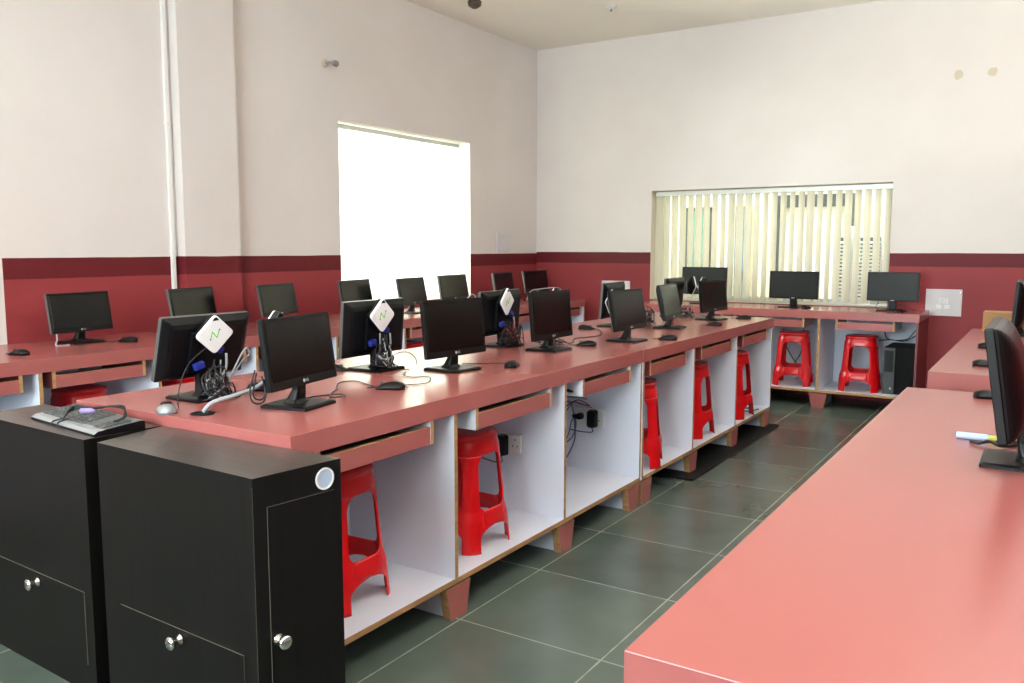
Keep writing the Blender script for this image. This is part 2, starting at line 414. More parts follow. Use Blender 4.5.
def bench(label, x, y0, y1, front, depth, parts, trays, sidem=WHITE, feet=(), axis='x', shelf=.12, endcaps=None, bothsides=False, webm=WHITE, capm=None, on_mat=()):
    """rose laminate computer bench whose open side is at x and that runs from y0 to y1"""
    root = empty('computer_bench', ((x, y0, 0) if axis == 'x' else (y0, x, 0))); tag(root, label, 'computer bench', 'rose computer benches')
    ox, oy = root.location.x, root.location.y
    fk = ('+' if front > 0 else '-') + axis
    bk = ('-' if front > 0 else '+') + axis
    def B(a0, a1, b0, b1, c0, c1, face=None):   # a: inward distance from the open face
        lo, hi = sorted((x-front*a0, x-front*a1))
        b = bx(lo, hi, b0, b1, c0, c1, face_mi=face) if axis == 'x' else bx(b0, b1, lo, hi, c0, c1, face_mi=face)
        return b
    made = []
    def O(name, bm, m, bevel=0): o = obj(name, bm, m, None, bevel=bevel); made.append(o); return o
    O('worktop', B(0, depth, y0, y1, .690, H), PINK, .0012)
    O('bottom_shelf', B(.004, depth-.004, y0+.004, y1-.004, shelf, shelf+.018, {fk: 1, bk: 1}), [WHITE, WOOD])
    for p in parts:
        O('partition', B(.003, depth-.003, p-.009, p+.009, shelf+.018, .690, {fk: 1, bk: 1}), [WHITE, WOOD])
    if bothsides: O('centre_panel', B(depth/2-.009, depth/2+.009, y0+.012, y1-.012, shelf+.018, .690), WHITE)
    else: O('back_panel', B(depth-.022, depth-.004, y0+.012, y1-.012, shelf+.018, .690), WHITE)
    dummy = empty('tmp')
    for (a, b) in trays: tray(dummy, x-front*.002, a, b, front, sidem, axis=axis)
    for f in feet:
        trapezoid_foot(dummy, x-front*.006, f, front, axis=axis, zb=.012 if f in on_mat else 0)
        if bothsides: trapezoid_foot(dummy, x-front*(depth-.006), f, -front, axis=axis)
    if endcaps:
        for (a, b) in endcaps: O('end_panel', B(.0, depth, a, b, 0, .690), MAROON if capm is None else capm)
    for o in kids(dummy): made.append(o)
    for o in made:
        o.parent = root; o.matrix_parent_inverse = Matrix.Identity(4)
        o.location = Vector((-ox, -oy, 0))
    bpy.data.objects.remove(dummy)
    return root

near = bench('near half of the long central bench island, touching the dark cabinets', 0, .012, 2.196, 1, .957,
      [.024, .719, 1.453, 2.187], [(.10, .602), (.83, 1.345), (1.595, 2.072)], feet=(.735, 1.475, 2.125), bothsides=True)
far = bench('far half of the long central bench island, ending near the back wall bench', .004, 2.198, 4.375, 1, .961,
      [2.207, 2.874, 3.60, 4.361], [(2.27, 2.748), (2.968, 3.49), (3.70, 4.22)], MAROON, feet=(2.265, 2.895, 3.61, 4.30), bothsides=True, on_mat=(2.895, 3.61, 4.30))
LB = [-.72, -.12, .48, 1.055, 1.655, 2.27, 2.91, 3.53, 4.15, 4.77, 5.475]
bench('long wall bench along the left wall under the bright window', -2.035, -.735, 5.49, 1, .71,
      LB, [(a+.05, b-.075) for a, b in zip(LB, LB[1:])], MAROON, feet=[p+.0 for p in LB[1:-1:2]], webm=WHITE)
bench('short wall bench below the back window with two red stools inside', 5.235, -1.48, .805, -1, .565,
      [-1.468, -.655, .11], [(-1.40, -.75), (-.55, .0), (.23, .645)], PINK, feet=[-.655, .12], axis='y', endcaps=[(.787, .803)])
bench('big empty rose bench in the right foreground', 1.20, -.576, 1.70, -1, .745, [.19, .94, 1.686], [(-.48, .1), (.27, .85), (1.02, 1.6)], feet=(-.5, .19, .94, 1.63), endcaps=[(-.574, -.556)], capm=PINK)
bench('second bench on the right beyond the gap, toward the back wall', 1.212, 2.155, 4.26, -1, .733, [2.86, 3.56, 4.245], [(2.25, 2.78), (2.94, 3.48), (3.64, 4.16)], feet=(2.22, 2.86, 3.56, 4.2), endcaps=[(2.157, 2.175)], capm=PINK)

rm = empty('rubber_mat', (.0, 2.73, 0)); tag(rm, 'black plinth strip on the floor under the far island feet', 'plinth strip')
# lies flush against the front of the feet
obj('strip', bx(-.42, .062, 0, 1.66, 0, .012), RUBBER, rm, bevel=.004)

# ------------------------------------------------------------------ dark cabinets
def knob(root, loc, d, parent=None):
    z = Vector((0, 0, 1)); q = z.rotation_difference(Vector(d).normalized()).to_matrix().to_4x4()
    bm = bmesh.new(); lathe(bm, [(.013, 0), (.014, .004), (.007, .008), (.006, .018), (.014, .022), (.017, .027), (.016, .033), (.009, .036)], 20, Matrix.Translation(loc) @ q)
    return obj('knob', bm, CHROME, parent or root, smooth=True)
def cabinet(label, q, door_z, door_x, knob_at, side=False):
    """q: four floor corners A front left, B front right, C back right, D back left"""
    A, B, C, D = [Vector((p[0], p[1], 0)) for p in q]
    root = empty('low_cabinet', (A+B)/2); tag(root, label, 'cabinet', 'dark cabinets')
    o = Vector(root.location); HT = .72
    def L(p, z): return (p[0]-o.x, p[1]-o.y, z)
    bm = bmesh.new(); loft(bm, [[L(p, 0) for p in (A, B, C, D)], [L(p, HT-.02) for p in (A, B, C, D)]])
    obj('carcass', bm, EBONY, root)
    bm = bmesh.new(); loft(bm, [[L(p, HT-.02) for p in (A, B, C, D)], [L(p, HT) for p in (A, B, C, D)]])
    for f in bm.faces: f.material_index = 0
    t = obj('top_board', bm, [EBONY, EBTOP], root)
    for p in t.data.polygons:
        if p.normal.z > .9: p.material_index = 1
    u = (B-A).normalized(); n = Vector((u.y, -u.x, 0)); W = (B-A).length
    def face_panel(P0, u, n, a0, a1, z0, z1, th, name):
        bm = bmesh.new(); P = lambda a, t, z: (P0.x+u.x*a+n.x*t-o.x, P0.y+u.y*a+n.y*t-o.y, z)
        loft(bm, [[P(a0, 0, z0), P(a1, 0, z0), P(a1, 0, z1), P(a0, 0, z1)], [P(a0, th, z0), P(a1, th, z0), P(a1, th, z1), P(a0, th, z1)]], cap0=False)
        ob = obj(name, bm, [EBONY, EDGEL], root)
        for p in ob.data.polygons: p.material_index = 0 if abs(p.normal.dot(n)) > .7 else 1
        return ob
    d = face_panel(A, u, n, *door_x, .085, door_z, .0025, 'drop_door')
    k = A+u*knob_at[0]+n*.003; knob(root, (k.x-o.x, k.y-o.y, knob_at[1]), n, d)
    face_panel(A, u, n, W-.006, W-.0005, .02, HT-.022, .0012, 'corner_edging') if side else None
    if side:
        u2 = (C-B).normalized(); n2 = Vector((u2.y, -u2.x, 0)); W2_ = (C-B).length
        d2 = face_panel(B, u2, n2, .035, W2_-.022, .03, .648, .0025, 'side_door')
        k = B+u2*.052+n2*.003; knob(root, (k.x-o.x, k.y-o.y, .335), n2, d2)
        c = B+u2*(W2_*.80); M_ = Matrix.Translation((c.x-o.x, c.y-o.y, .680)) @ Vector((0, 0, 1)).rotation_difference(n2).to_matrix().to_4x4()
        bm = bmesh.new()
        prof = [(.0225, .0002), (.0265, .0002), (.0265, .003), (.0225, .003), (.0225, .0002)]
        rings = [[M_ @ Vector((r*math.cos(2*PI*i/28), r*math.sin(2*PI*i/28), z)) for i in range(28)] for r, z in prof]
        loft(bm, rings, False, False); g = obj('grommet_ring', bm, IVORY, root)
        bm = bmesh.new(); lathe(bm, [(.0224, .0003), (.0224, .0008)], 28, M_); obj('hole_light_disc', bm, mat('hole_light_paint', (176, 192, 214), .4), g)  # pale disc painted as the bluish light showing through the open hole
    return root
cabinet('dark wood cabinet nearest the camera with a side door and round hole', [(-.473, -.216), (.147, -.236), (.178, .006), (-.512, .006)], .300, (.075, .572), (.335, .276), True)
cabinet('dark wood cabinet at the far left carrying the loose keyboard', [(-1.135, -.195), (-.531, -.218), (-.519, .006), (-1.135, .006)], .292, (.03, .565), (.32, .266))

# ------------------------------------------------------------------ stools
def superring(a, n, z, N, e=3.2):
    out = []
    for i in range(N):
        t = 2*PI*i/N+PI/4; c, s = math.cos(t), math.sin(t)
        r = a/((abs(c)**e+abs(s)**e)**(1/e)); out.append((r*c, r*s, z))
    return out
def make_stool():
    root = empty('plastic_stool'); N = 96; HT = .425
    Z0, Z1, ZA = .150, .347, .090          # side opening between Z0 and Z1; arch below ZA
    def half(z):
        if z > .372: return .098+.012*(HT-z)/.053
        return .110+.030*(.372-z)/.372+(.006 if z < .115 else .006*max(0, (.15-z)/.035) if z < .15 else 0)
    def openw(z):                          # half width of the opening on each side (0 middle .. 1 corner)
        if z <= ZA+1e-6:
            t = (z-.052)/(ZA-.052); return .72 if t < 0 else max(.03, .72*math.sqrt(max(0, 1-t*t)))
        if Z0-1e-6 <= z <= Z1+1e-6:
            w = .70
            if z > Z1-.045: t = (z-(Z1-.045))/.045; w -= .34*(1-math.sqrt(max(0, 1-t*t)))
            if z < Z0+.03: t = (Z0+.03-z)/.03; w -= .24*(1-math.sqrt(max(0, 1-t*t)))
            return w
        return .55
    zs = []
    for z0, z1, n in ((0, .052, 4), (.052, ZA, 10), (ZA, Z0, 8), (Z0, Z0+.03, 7), (Z0+.03, Z1-.045, 8), (Z1-.045, Z1, 9), (Z1, .40, 8)):
        zs += [z0+(z1-z0)*i/n for i in range(n)]
    zs.append(.40); nz = len(zs)-1
    def ring(a_, z):
        w = openw(z); out = []; e = 3.4
        for j in range(N):
            u = (j/N*4) % 4; k = math.floor(u); f = u-k      # f: 0 corner .. .5 side middle .. 1 corner
            sd = abs(f-.5)*2; sd = sd/.5*w if sd < .5 else w+(sd-.5)/.5*(1-w)
            f = .5+math.copysign(sd/2, f-.5)
            t = (k+f)*PI/2+PI/4; c, s_ = math.cos(t), math.sin(t)
            r = a_/((abs(c)**e+abs(s_)**e)**(1/e)); out.append((r*c, r*s_, z))
        return out
    groups = {'leg%d' % k: bmesh.new() for k in range(4)}; groups['seat'] = bmesh.new(); groups.update({'stretcher%d' % k: bmesh.new() for k in range(4)})
    cache = {k: {} for k in groups}
    rings = [ring(half(z), z) for z in zs]
    def V(g, i, j):
        j %= N
        if (i, j) not in cache[g]: cache[g][(i, j)] = groups[g].verts.new(rings[i][j])
        return cache[g][(i, j)]
    for i in range(nz):
        zm = (zs[i]+zs[i+1])/2
        for j in range(N):
            u = ((j+.5)/N*4) % 4; sd = abs((u % 1)-.5)*2
            if sd < .5 and (zm < ZA or Z0 < zm < Z1): continue
            k = int(math.floor(u+.5)) % 4
            g = 'seat' if zm > Z1 else 'stretcher%d' % (int(u) % 4) if ZA < zm < Z0 and sd < .5 else 'leg%d' % k
            groups[g].faces.new((V(g, i, j), V(g, i, j+1), V(g, i+1, j+1), V(g, i+1, j)))
    s = groups['seat']; top = [rings[nz]]
    for ins, z in ((-.002, .403), (-.003, .412), (.000, .420), (.006, .4245), (.02, .425), (.05, .4235)):
        top.append(ring(half(.400)-ins, z))
    loft(s, top, False, True)
    bmesh.ops.remove_doubles(s, verts=s.verts[:], dist=1e-5)
    for g, bm in groups.items():
        o = obj(g.rstrip('0123'), bm, RED, root, smooth=True)
        m = o.modifiers.new('wall', 'SOLIDIFY'); m.thickness = .004; m.offset = -1
    return root
stool0 = make_stool(); used = [False]
def clone(proto, flag):
    if not flag[0]:
        flag[0] = True; return proto
    return copy_tree(proto)
SZ = .138
for x, y, rz, lab in ((-.235, .397, .05, 'red plastic stool in the first island bay beside the dark cabinet'),
                      (-.195, 1.035, -.02, 'red plastic stool in the island bay with the single black plug'),
                      (-.15, 2.45, .35, 'red plastic stool just past the joint of the island, mostly hidden by the divider'),
                      (-.170, 3.235, -.05, 'red plastic stool in the middle bay of the far island half'),
                      (-.14, 3.91, -.05, 'red plastic stool in the last island bay by the cable loop')):
    o = clone(stool0, used); o.location = (x, y, SZ); o.rotation_euler.z = rz; tag(o, lab, 'stool', 'red plastic stools')
for x, y, rz, lab in ((-.125, 5.46, .12, 'red plastic stool in the left bay under the back window bench'),
                      (.385, 5.44, .08, 'red plastic stool beside the computer tower under the back bench'),
                      ):
    o = clone(stool0, used); o.location = (x, y, SZ); o.rotation_euler.z = rz; o.scale = (1.07, 1.07, 1.0); tag(o, lab, 'stool', 'red plastic stools')
for x, y, rz, lab in ((-2.30, .80, .0, 'red plastic stool under the left bench behind the loose keyboard'),
                      (-2.25, 1.33, .0, 'red plastic stool under the left bench behind the nearest diamond box monitor'),
                      (-2.24, 3.17, .1, 'red plastic stool under the left bench, glimpsed between two island monitors')):
    o = clone(stool0, used); o.location = (x, y, SZ); o.rotation_euler.z = rz; tag(o, lab, 'stool', 'red plastic stools')

# ------------------------------------------------------------------ monitors
def text_mesh(s, size):
    c = bpy.data.curves.new('logo', 'FONT'); c.body = s; c.size = size; c.extrude = .0004; c.align_x = 'CENTER'; c.align_y = 'CENTER'
    t = bpy.data.objects.new('logo_text', c); dg = bpy.context.evaluated_depsgraph_get(); COL.objects.link(t)
    bpy.context.view_layer.update(); dg = bpy.context.evaluated_depsgraph_get()
    me = bpy.data.meshes.new_from_object(t.evaluated_get(dg)); bpy.data.objects.remove(t); return me

PW, PH = .35, .215
def make_monitor(kind):
    root = empty('computer_monitor')
    if kind == 'K':
        b = bmesh.new(); prism(b, rrect(.14, .20, .02), .010, 'z', 0); obj('base', b, BLACK, root, bevel=.002)
        n = bx(-.045, -.018, -.028, .028, .0095, .16); obj('neck', n, BLACK, root, bevel=.004)
    else:
        b = bmesh.new()
        loft(b, [[(x, y, 0) for x, y in rrect(.165, .165, .008)], [(x, y, .007) for x, y in rrect(.165, .165, .008)], [(x, y, .011) for x, y in rrect(.150, .150, .008)]])
        obj('base', b, BLACK, root)
        n = bmesh.new()
        loft(n, [[(x-.01, y, .0105) for x, y in rrect(.055, .075, .012)], [(x-.008, y, .022) for x, y in rrect(.04, .055, .012)],
                 [(x+.002, y, .05) for x, y in rrect(.028, .042, .008)], [(x+.002, y, .10) for x, y in rrect(.022, .05, .006)]])
        obj('neck', n, BLACK, root)
    h = empty('tmp')
    # housing: front slab, tapered back with a shallow hump; pivot = bottom centre of the front face, +x is forward
    bm = bmesh.new()
    def ring(x, iy, z0, z1, r=.006): return [(x, y, z) for y, z in rrect(PW-2*iy, z1-z0, r, 3, 0, (z0+z1)/2)]
    loft(bm, [ring(.0, .0015, .0015, PH-.0015, .004), ring(-.0015, 0, 0, PH, .005), ring(-.016, 0, 0, PH, .005), ring(-.020, .004, .004, PH-.004), ring(-.032, .022, .016, PH-.02, .012), ring(-.036, .035, .03, PH-.035, .012)])
    if kind == 'R':
        loft(bm, [ring(-.0161-.042*math.sin(q*PI/2/9), .002+.085*(1-math.cos(q*PI/2/9)), .002+.075*(1-math.cos(q*PI/2/9)), PH-.002-.085*(1-math.cos(q*PI/2/9)), .006+.03*q/9) for q in range(10)])
    else: box(bm, -.048, -.034, -.075, .075, .03, PH*.78)
    hs = obj('housing', bm, BLACK if kind != 'B' else BACKP, None, bevel=0)
    if kind in 'BL':
        hs.data.materials.append(EDGEG)
        for p in hs.data.polygons:
            if abs(p.normal.x) < .3 and p.center.x > -.017: p.material_index = 1
    fr = bmesh.new(); lo = .026 if kind != 'K' else .014
    loft(fr, [[(0.0006, y, z) for y, z in rrect(PW-.024, PH-.012-lo, .001, 2, 0, (PH-.012+lo)/2)], [(.0012, y, z) for y, z in rrect(PW-.025, PH-.013-lo, .001, 2, 0, (PH-.012+lo)/2)]])
    sc = obj('screen', fr, SCREENK if kind == 'K' else SCREEN, hs)
    if kind in 'ML':
        me = text_mesh('LG', .012); me.materials.append(MARK)
        lg = bpy.data.objects.new('logo', me); COL.objects.link(lg); lg.parent = hs
        lg.matrix_local = Matrix(((0, 0, 1, .0006), (1, 0, 0, .006), (0, 1, 0, .0135), (0, 0, 0, 1)))
        dm = bmesh.new(); lathe(dm, [(.0052, 0), (.0052, .0006)], 16, Matrix.Translation((.0004, -.010, .0135)) @ Matrix.Rotation(PI/2, 4, 'Y'))
        obj('logo', dm, MARK, hs)
    else:
        obj('logo', bx(0, .0008, -.012, .012, .004, .009), MARK, hs)
    bpy.data.objects.remove(h)
    hs.parent = root
    return root
protos = {k: (make_monitor(k), [False]) for k in 'MBLKR'}
def monitor(kind, X, Y, th, tilt, w, h, zb, off, label, group):
    """X, Y: bottom centre of the screen face; th: direction the screen faces"""
    o = clone(*protos[kind]); t = math.radians(th); n = Vector((math.cos(t), math.sin(t), 0))
    o.location = (X-n.x*off, Y-n.y*off, H); o.rotation_euler.z = t
    for c in kids(o):
        if c.name.startswith('housing'):
            c.location = (off, 0, zb); c.rotation_euler = (0, -math.radians(tilt), 0); c.scale = (1, w/PW, h/PH)
    tag(o, label, 'monitor', group); return o
GI, GB, GL, GK, GR = 'island monitors facing the aisle', 'island monitors seen from behind', 'monitors on the left wall bench', 'monitors on the back bench', 'monitors on the right benches'
for a in ((-.274, .333, 11.7, 7.9, .338, .209, .067, 'black monitor nearest the dark cabinets on the island, screen toward the aisle'),
          (-.333, 1.184, -6., 6.1, .340, .221, .058, 'second black monitor along the island aisle side, thin light line down its right edge'),
          (-.340, 1.951, 0., 5.1, .36, .223, .056, 'third black monitor along the island aisle side, wire loop above its top'),
          (-.198, 2.506, -1.6, 10.4, .364, .208, .061, 'fourth black monitor along the island aisle side, just past the worktop joint'),
          (-.284, 3.294, 6.8, 12.4, .38, .211, .058, 'tilted back island monitor with a pale grey reflecting screen'),
          (-.280, 4.004, -5.7, 5.4, .388, .209, .058, 'last black monitor along the island aisle side, near the back bench')):
    monitor('M', *a[:7], .03, a[7], GI)
for a in ((-.693, .259, 180, 15.1, .327, .204, .072, 'black monitor seen from behind with the nearest white diamond box'),
          (-.656, 1.036, 180, 5.1, .352, .214, .061, 'black monitor seen from behind with the second white diamond box'),
          (-.682, 1.974, 182.7, 4, .378, .215, .057, 'black monitor seen from behind with the third white diamond box'),
          (-.675, 3.21, 186, 4, .37, .213, .057, 'narrow dark monitor back in front of the pale wall board'),
          (-.665, 4.17, 183, 4, .37, .213, .057, 'hidden monitor back with a white diamond box before the back window')):
    monitor('B', *a[:7], .03, a[7], GB)
for a in ((-2.486, .949, 8.4, 8.3, .355, .197, .058, 'nearest monitor on the left wall bench, whole screen visible against red wall'),
          (-2.398, 1.555, 19.2, 10.2, .409, .194, .065, 'monitor on the left bench in front of the white conduit'),
          (-2.399, 2.167, 16.9, 10.2, .406, .194, .065, 'third monitor on the left bench, behind the front island monitor'),
          (-2.401, 2.863, 13., 10.1, .409, .197, .066, 'left bench monitor at the near edge of the bright window'),
          (-2.337, 3.39, 11., 10.5, .403, .20, .063, 'left bench monitor in the middle of the bright window'),
          (-2.405, 3.986, 4.6, 10., .411, .20, .068, 'left bench monitor at the far edge of the bright window'),
          (-2.405, 4.721, 9.7, 10., .413, .201, .068, 'left bench monitor against the red wall just past the window'),
          (-2.408, 5.264, -.4, 9.9, .415, .204, .07, 'last monitor on the left bench, nearest the room corner')):
    monitor('L', *a[:7], .03, a[7], GL)
for a in ((-.935, 5.575, -96, 2, .415, .235, .079, 'left monitor on the back bench, half hidden behind the island monitors'),
          (-.165, 5.52, -95, 3.1, .395, .222, .069, 'middle monitor on the back bench in front of the blind'),
          (.575, 5.53, -92, 1.5, .368, .222, .073, 'right monitor on the back bench beside the switch board')):
    monitor('K', *a[:7], -.01, a[7], GK)
monitor('R', 1.527, .695, 180, -9, .35, .245, .068, .045, 'big black monitor at the right edge, seen edge on', GR)
monitor('R', 1.425, 3.93, 180, 3, .35, .255, .045, .03, 'far black monitor on the second right bench, a thin dark sliver', GR)

# ------------------------------------------------------------------ thin clients (white diamond boxes)
def make_client():
    root = empty('thin_client'); s = .094; M45 = Matrix.Rotation(PI/4, 4, 'X')
    def ring(x, ins): return [M45 @ Vector((x, y, z)) for y, z in rrect(s-2*ins, s-2*ins, .012-ins*.5, 4)]
    bm = bmesh.new(); loft(bm, [ring(-.024, .004), ring(-.020, 0), ring(-.004, 0)]); obj('back_shell', bm, BLACK, root)
    bm = bmesh.new(); loft(bm, [ring(-.004, -.0005), ring(.001, -.0005), ring(.004, .003)], cap0=False); obj('front_cover', bm, WPLAST, root)
    bm = bmesh.new(); prism(bm, [(-.0115, .047), (.0115, .047), (.004, .0575), (-.004, .0575)], .0012, 'x', .0036); obj('hanging_slot', bm, BLACK, root)
    bm = bmesh.new()
    P = [(-.017, -.014), (-.011, .011), (.005, -.010), (.013, .016)]
    for a, b in zip(P, P[1:]):
        d = Vector((b[0]-a[0], b[1]-a[1])); L = d.length; q = math.atan2(d.y, d.x)
        Mx = Matrix.Translation((.0038, a[0], a[1])) @ Matrix.Rotation(q, 4, 'X')
        box(bm, 0, .0008, -.001, L+.001, -.0016, .0016, M=Mx)
    obj('logo', bm, GREEN, root)
    bm = bmesh.new()
    for p in (P[0], P[-1]): lathe(bm, [(.0026, 0), (.0026, .0008)], 10, Matrix.Translation((.0040, p[0], p[1])) @ Matrix.Rotation(PI/2, 4, 'Y'))
    obj('logo_dots', bm, PURPLE, root)
    return root
client0 = (make_client(), [False])
def client(loc, rz, tilt, roll, label, sc=1.):
    o = clone(*client0); o.location = loc; o.rotation_euler = (Matrix.Rotation(rz, 3, 'Z') @ Matrix.Rotation(-tilt, 3, 'Y') @ Matrix.Rotation(roll, 3, 'X')).to_euler()
    o.scale = (sc,)*3; tag(o, label, 'thin client', 'white diamond boxes'); return o
R = math.radians
client((-.585, .252, .957), R(-8), R(-12), R(4), 'nearest white diamond box with a green zigzag, on the monitor back by the dark cabinets', .98)
client((-.573, 1.020, .966), R(-3), R(-3), R(1), 'white diamond box with a green zigzag, second from the cabinets', 1.02)
client((-.593, 1.938, .970), R(6), R(-3), R(2), 'white diamond box with a green zigzag, third along the island', 1.04)
client((-.555, 4.310, .962), R(40), R(-3), R(2), 'white diamond box glimpsed beside the tilted grey island monitor', 1.04)
# the same boxes hang behind the aisle side monitors: only their tips show above the screens
client((-.373, .300, .975), R(190), R(4), R(0), 'white box tip showing over the top of the nearest aisle side monitor', 1.0)
client((-.420, 2.085, .974), R(180), R(2), R(0), 'white box tip above the island monitor with the wire loop', 1.0)
client((-.290, 2.440, .955), R(180), R(6), R(0), 'white box tip by the upper left corner of the fourth aisle side monitor', 1.0)
client((-.372, 3.985, .972), R(175), R(2), R(0), 'white box tip above the last aisle side monitor', 1.0)

# ------------------------------------------------------------------ mice
def make_mouse(bodym, name='computer_mouse'):
    root = empty(name)
    bm = bmesh.new(); rings = []; L, W = .104, .060
    for i in range(13):
        t = i/12; x = -L/2+L*t
        w = W/2*math.sqrt(max(.0, 1-(2*t-1)**4))*(.93+.07*math.cos(2*PI*t))
        h = .036*(math.sin(PI*min(1, .10+t*.90))**.6)*(1.06-.45*t)
        w = max(w, .004); h = max(h, .006)
        rings.append([(x, w*math.cos(PI*j/10), max(0, h*math.sin(PI*j/10)**.7) if 0 < j < 10 else 0) for j in range(11)] + [(x, w*.9*math.cos(PI+PI*j/4), 0) for j in range(1, 4)])
    loft(bm, rings); obj('body', bm, bodym, root, smooth=True)
    bm = bmesh.new(); lathe(bm, [(.006, -.003), (.008, -.002), (.008, .002), (.006, .003)], 14, Matrix.Translation((.024, 0, .0215)) @ Matrix.Rotation(PI/2, 4, 'X')); obj('scroll_wheel', bm, GREYP, root)
    if bodym is SILVER:
        bm = bmesh.new(); lathe(bm, [(.001, .033), (.016, .0325), (.019, .028)], 18, Matrix.Translation((.006, 0, -.0005)) @ Matrix.Diagonal((1.5, .9, 1, 1))); obj('palm_inlay', bm, BLACK, root, smooth=True)
    bm = bmesh.new(); tube(bm, [(.047, 0, .008), (.058, 0, .005), (.078, .005, .003)], .0022, 6); obj('cable', bm, CABLEK, root)
    return root
mouseK = (make_mouse(BLACK), [False]); mouseS = (make_mouse(SILVER), [False])
def mouse(x, y, rz, label, group, proto=mouseK):
    o = clone(*proto); o.location = (x, y, H); o.rotation_euler.z = R(rz); o.scale = (1, 1, .86); tag(o, label, 'mouse', group); return o
GM = 'computer mice'
mouse(-.548, .045, 150, 'silver and black mouse on the island corner beside the loose keyboard', GM, mouseS)
for x, y, rz, l in ((-.268, .705, 205, 'black mouse between the first and second aisle side monitors'),
                    (-.215, 1.39, 110, 'black mouse right of the second aisle side monitor, near the edge'),
                    (-.305, 2.20, 200, 'black mouse right of the third aisle side monitor'),
                    (-.077, 2.68, 190, 'black mouse near the worktop edge in front of the fourth aisle side monitor'),
                    (-.145, 3.585, 190, 'black mouse in front of the last aisle side monitor'),
                    (-.150, 4.19, 190, 'black mouse at the far end corner of the island'),
                    (-.615, .455, 20, 'black mouse half hidden left of the nearest aisle side monitor'),
                    (-.735, .925, 20, 'black mouse beside the base of the second monitor seen from behind'),
                    (-.700, 2.96, 10, 'black mouse on the far side of the island before the red wall'),
                    (-.79, 2.275, 60, 'small black mouse behind the base of the third monitor seen from behind'),
                    (-2.27, .515, 190, 'black mouse at the left edge of the photo on the left bench'),
                    (-2.355, 1.10, 200, 'black mouse right of the nearest left bench monitor'),
                    (-.045, 5.46, 70, 'black mouse right of the middle back bench monitor base'),
                    (.650, 5.42, 70, 'black mouse right of the right back bench monitor base'),
                    (1.46, 1.60, 0, 'black mouse at the far edge of the right foreground bench'),
                    (1.395, 2.44, 0, 'nearer black mouse on the second right bench'),
                    (1.365, 3.16, 0, 'farther black mouse on the second right bench')):
    mouse(x, y, rz, l, GM)

# ------------------------------------------------------------------ keyboards
def make_keyboard(keys=True):
    root = empty('keyboard'); w, d = .43, .15
    bm = bmesh.new()
    prof = [(-d/2, .0), (d/2, 0), (d/2, .020), (d/2-.012, .022), (-d/2+.035, .014), (-d/2+.012, .012), (-d/2, .006)]
    prism(bm, prof, w, 'y', 0); 
    for v in bm.verts: v.co = Vector((v.co.y-w/2, v.co.x, v.co.z))
    bb = obj('body', bm, [BLACK, SILVER, mat('keyboard_deck', (92, 94, 95), .4, metal=.2)], root)
    for p in bb.data.polygons:
        c = p.center
        if c.z > .008 and abs(p.normal.z) > .3: p.material_index = 1 if c.y < -.04 else 2
    if keys:
        km = bmesh.new(); loft(km, [[(x, y, 0) for x, y in rrect(.0158, .0158, .002, 2)], [(x, y, .005) for x, y in rrect(.013, .013, .002, 2)]])
        k0 = obj('key', km, KEYM, root); first = True
        rows = 6
        sl = (.022-.014)/(d-.047)
        for r in range(rows):
            y = d/2-.020-r*.0185
            xs = [-.205+i*.0187+.002*r for i in range(15)]
            if r == rows-1: xs = xs[:4]+xs[10:15]
            for i, x in enumerate(xs):
                k = k0 if first else k0.copy()
                if not first: COL.objects.link(k)
                first = False; k.parent = root
                k.location = (x, y, .014+(y+d/2-.035)*sl-.001)
        for r in range(5):
            y = d/2-.0385-r*.0185
            for i in range(3):
                k = k0.copy(); COL.objects.link(k); k.parent = root; k.location = (.152+i*.0187, y, .014+(y+d/2-.035)*sl-.001)
        sp = bmesh.new(); loft(sp, [[(x, y, 0) for x, y in rrect(.10, .0158, .002, 2)], [(x, y, .005) for x, y in rrect(.096, .013, .002, 2)]])
        y = d/2-.020-5*.0185; obj('space_bar', sp, KEYM, root, loc=(-.075, y, .014+(y+d/2-.035)*sl-.001))
    return root
kb = make_keyboard(); kb.location = (-.722, -.095, .72); kb.rotation_euler.z = R(-6); kb.scale = (.91, .95, 1.15)
tag(kb, 'silver and black keyboard with its cable coiled on top, lying on the dark cabinet', 'keyboard')
bm = bmesh.new()
for k in range(4):
    o_ = .004*k
    tube(bm, [(-.02+o_, -.062-o_*.3, .018), (-.03+o_, -.03, .035+o_), (.01+o_, .0+o_, .040), (.06, .035+o_, .045), (.13+o_, .05, .045+o_*.6), (.185+o_*.5, .035-o_, .034), (.205, .0-o_, .028)], .0024, 6, mi=0)
tube(bm, [(-.02, -.062, .02), (-.045, -.08, .012), (-.03, -.086, .006)], .0024, 6)
tube(bm, [(.00, -.055, .02), (-.01, -.076, .014), (.0, -.086, .006)], .0024, 6)
cb = obj('cable', bm, CABLEK, kb, smooth=True)
bm = bmesh.new(); lathe(bm, [(.004, -.022), (.0065, -.019), (.007, .012), (.005, .016), (.0045, .024)], 14, Matrix.Translation((.035, -.012, .038)) @ Matrix.Rotation(R(40), 4, 'Z') @ Matrix.Rotation(PI/2, 4, 'Y'))
obj('connector', bm, LILAC, cb, smooth=True)

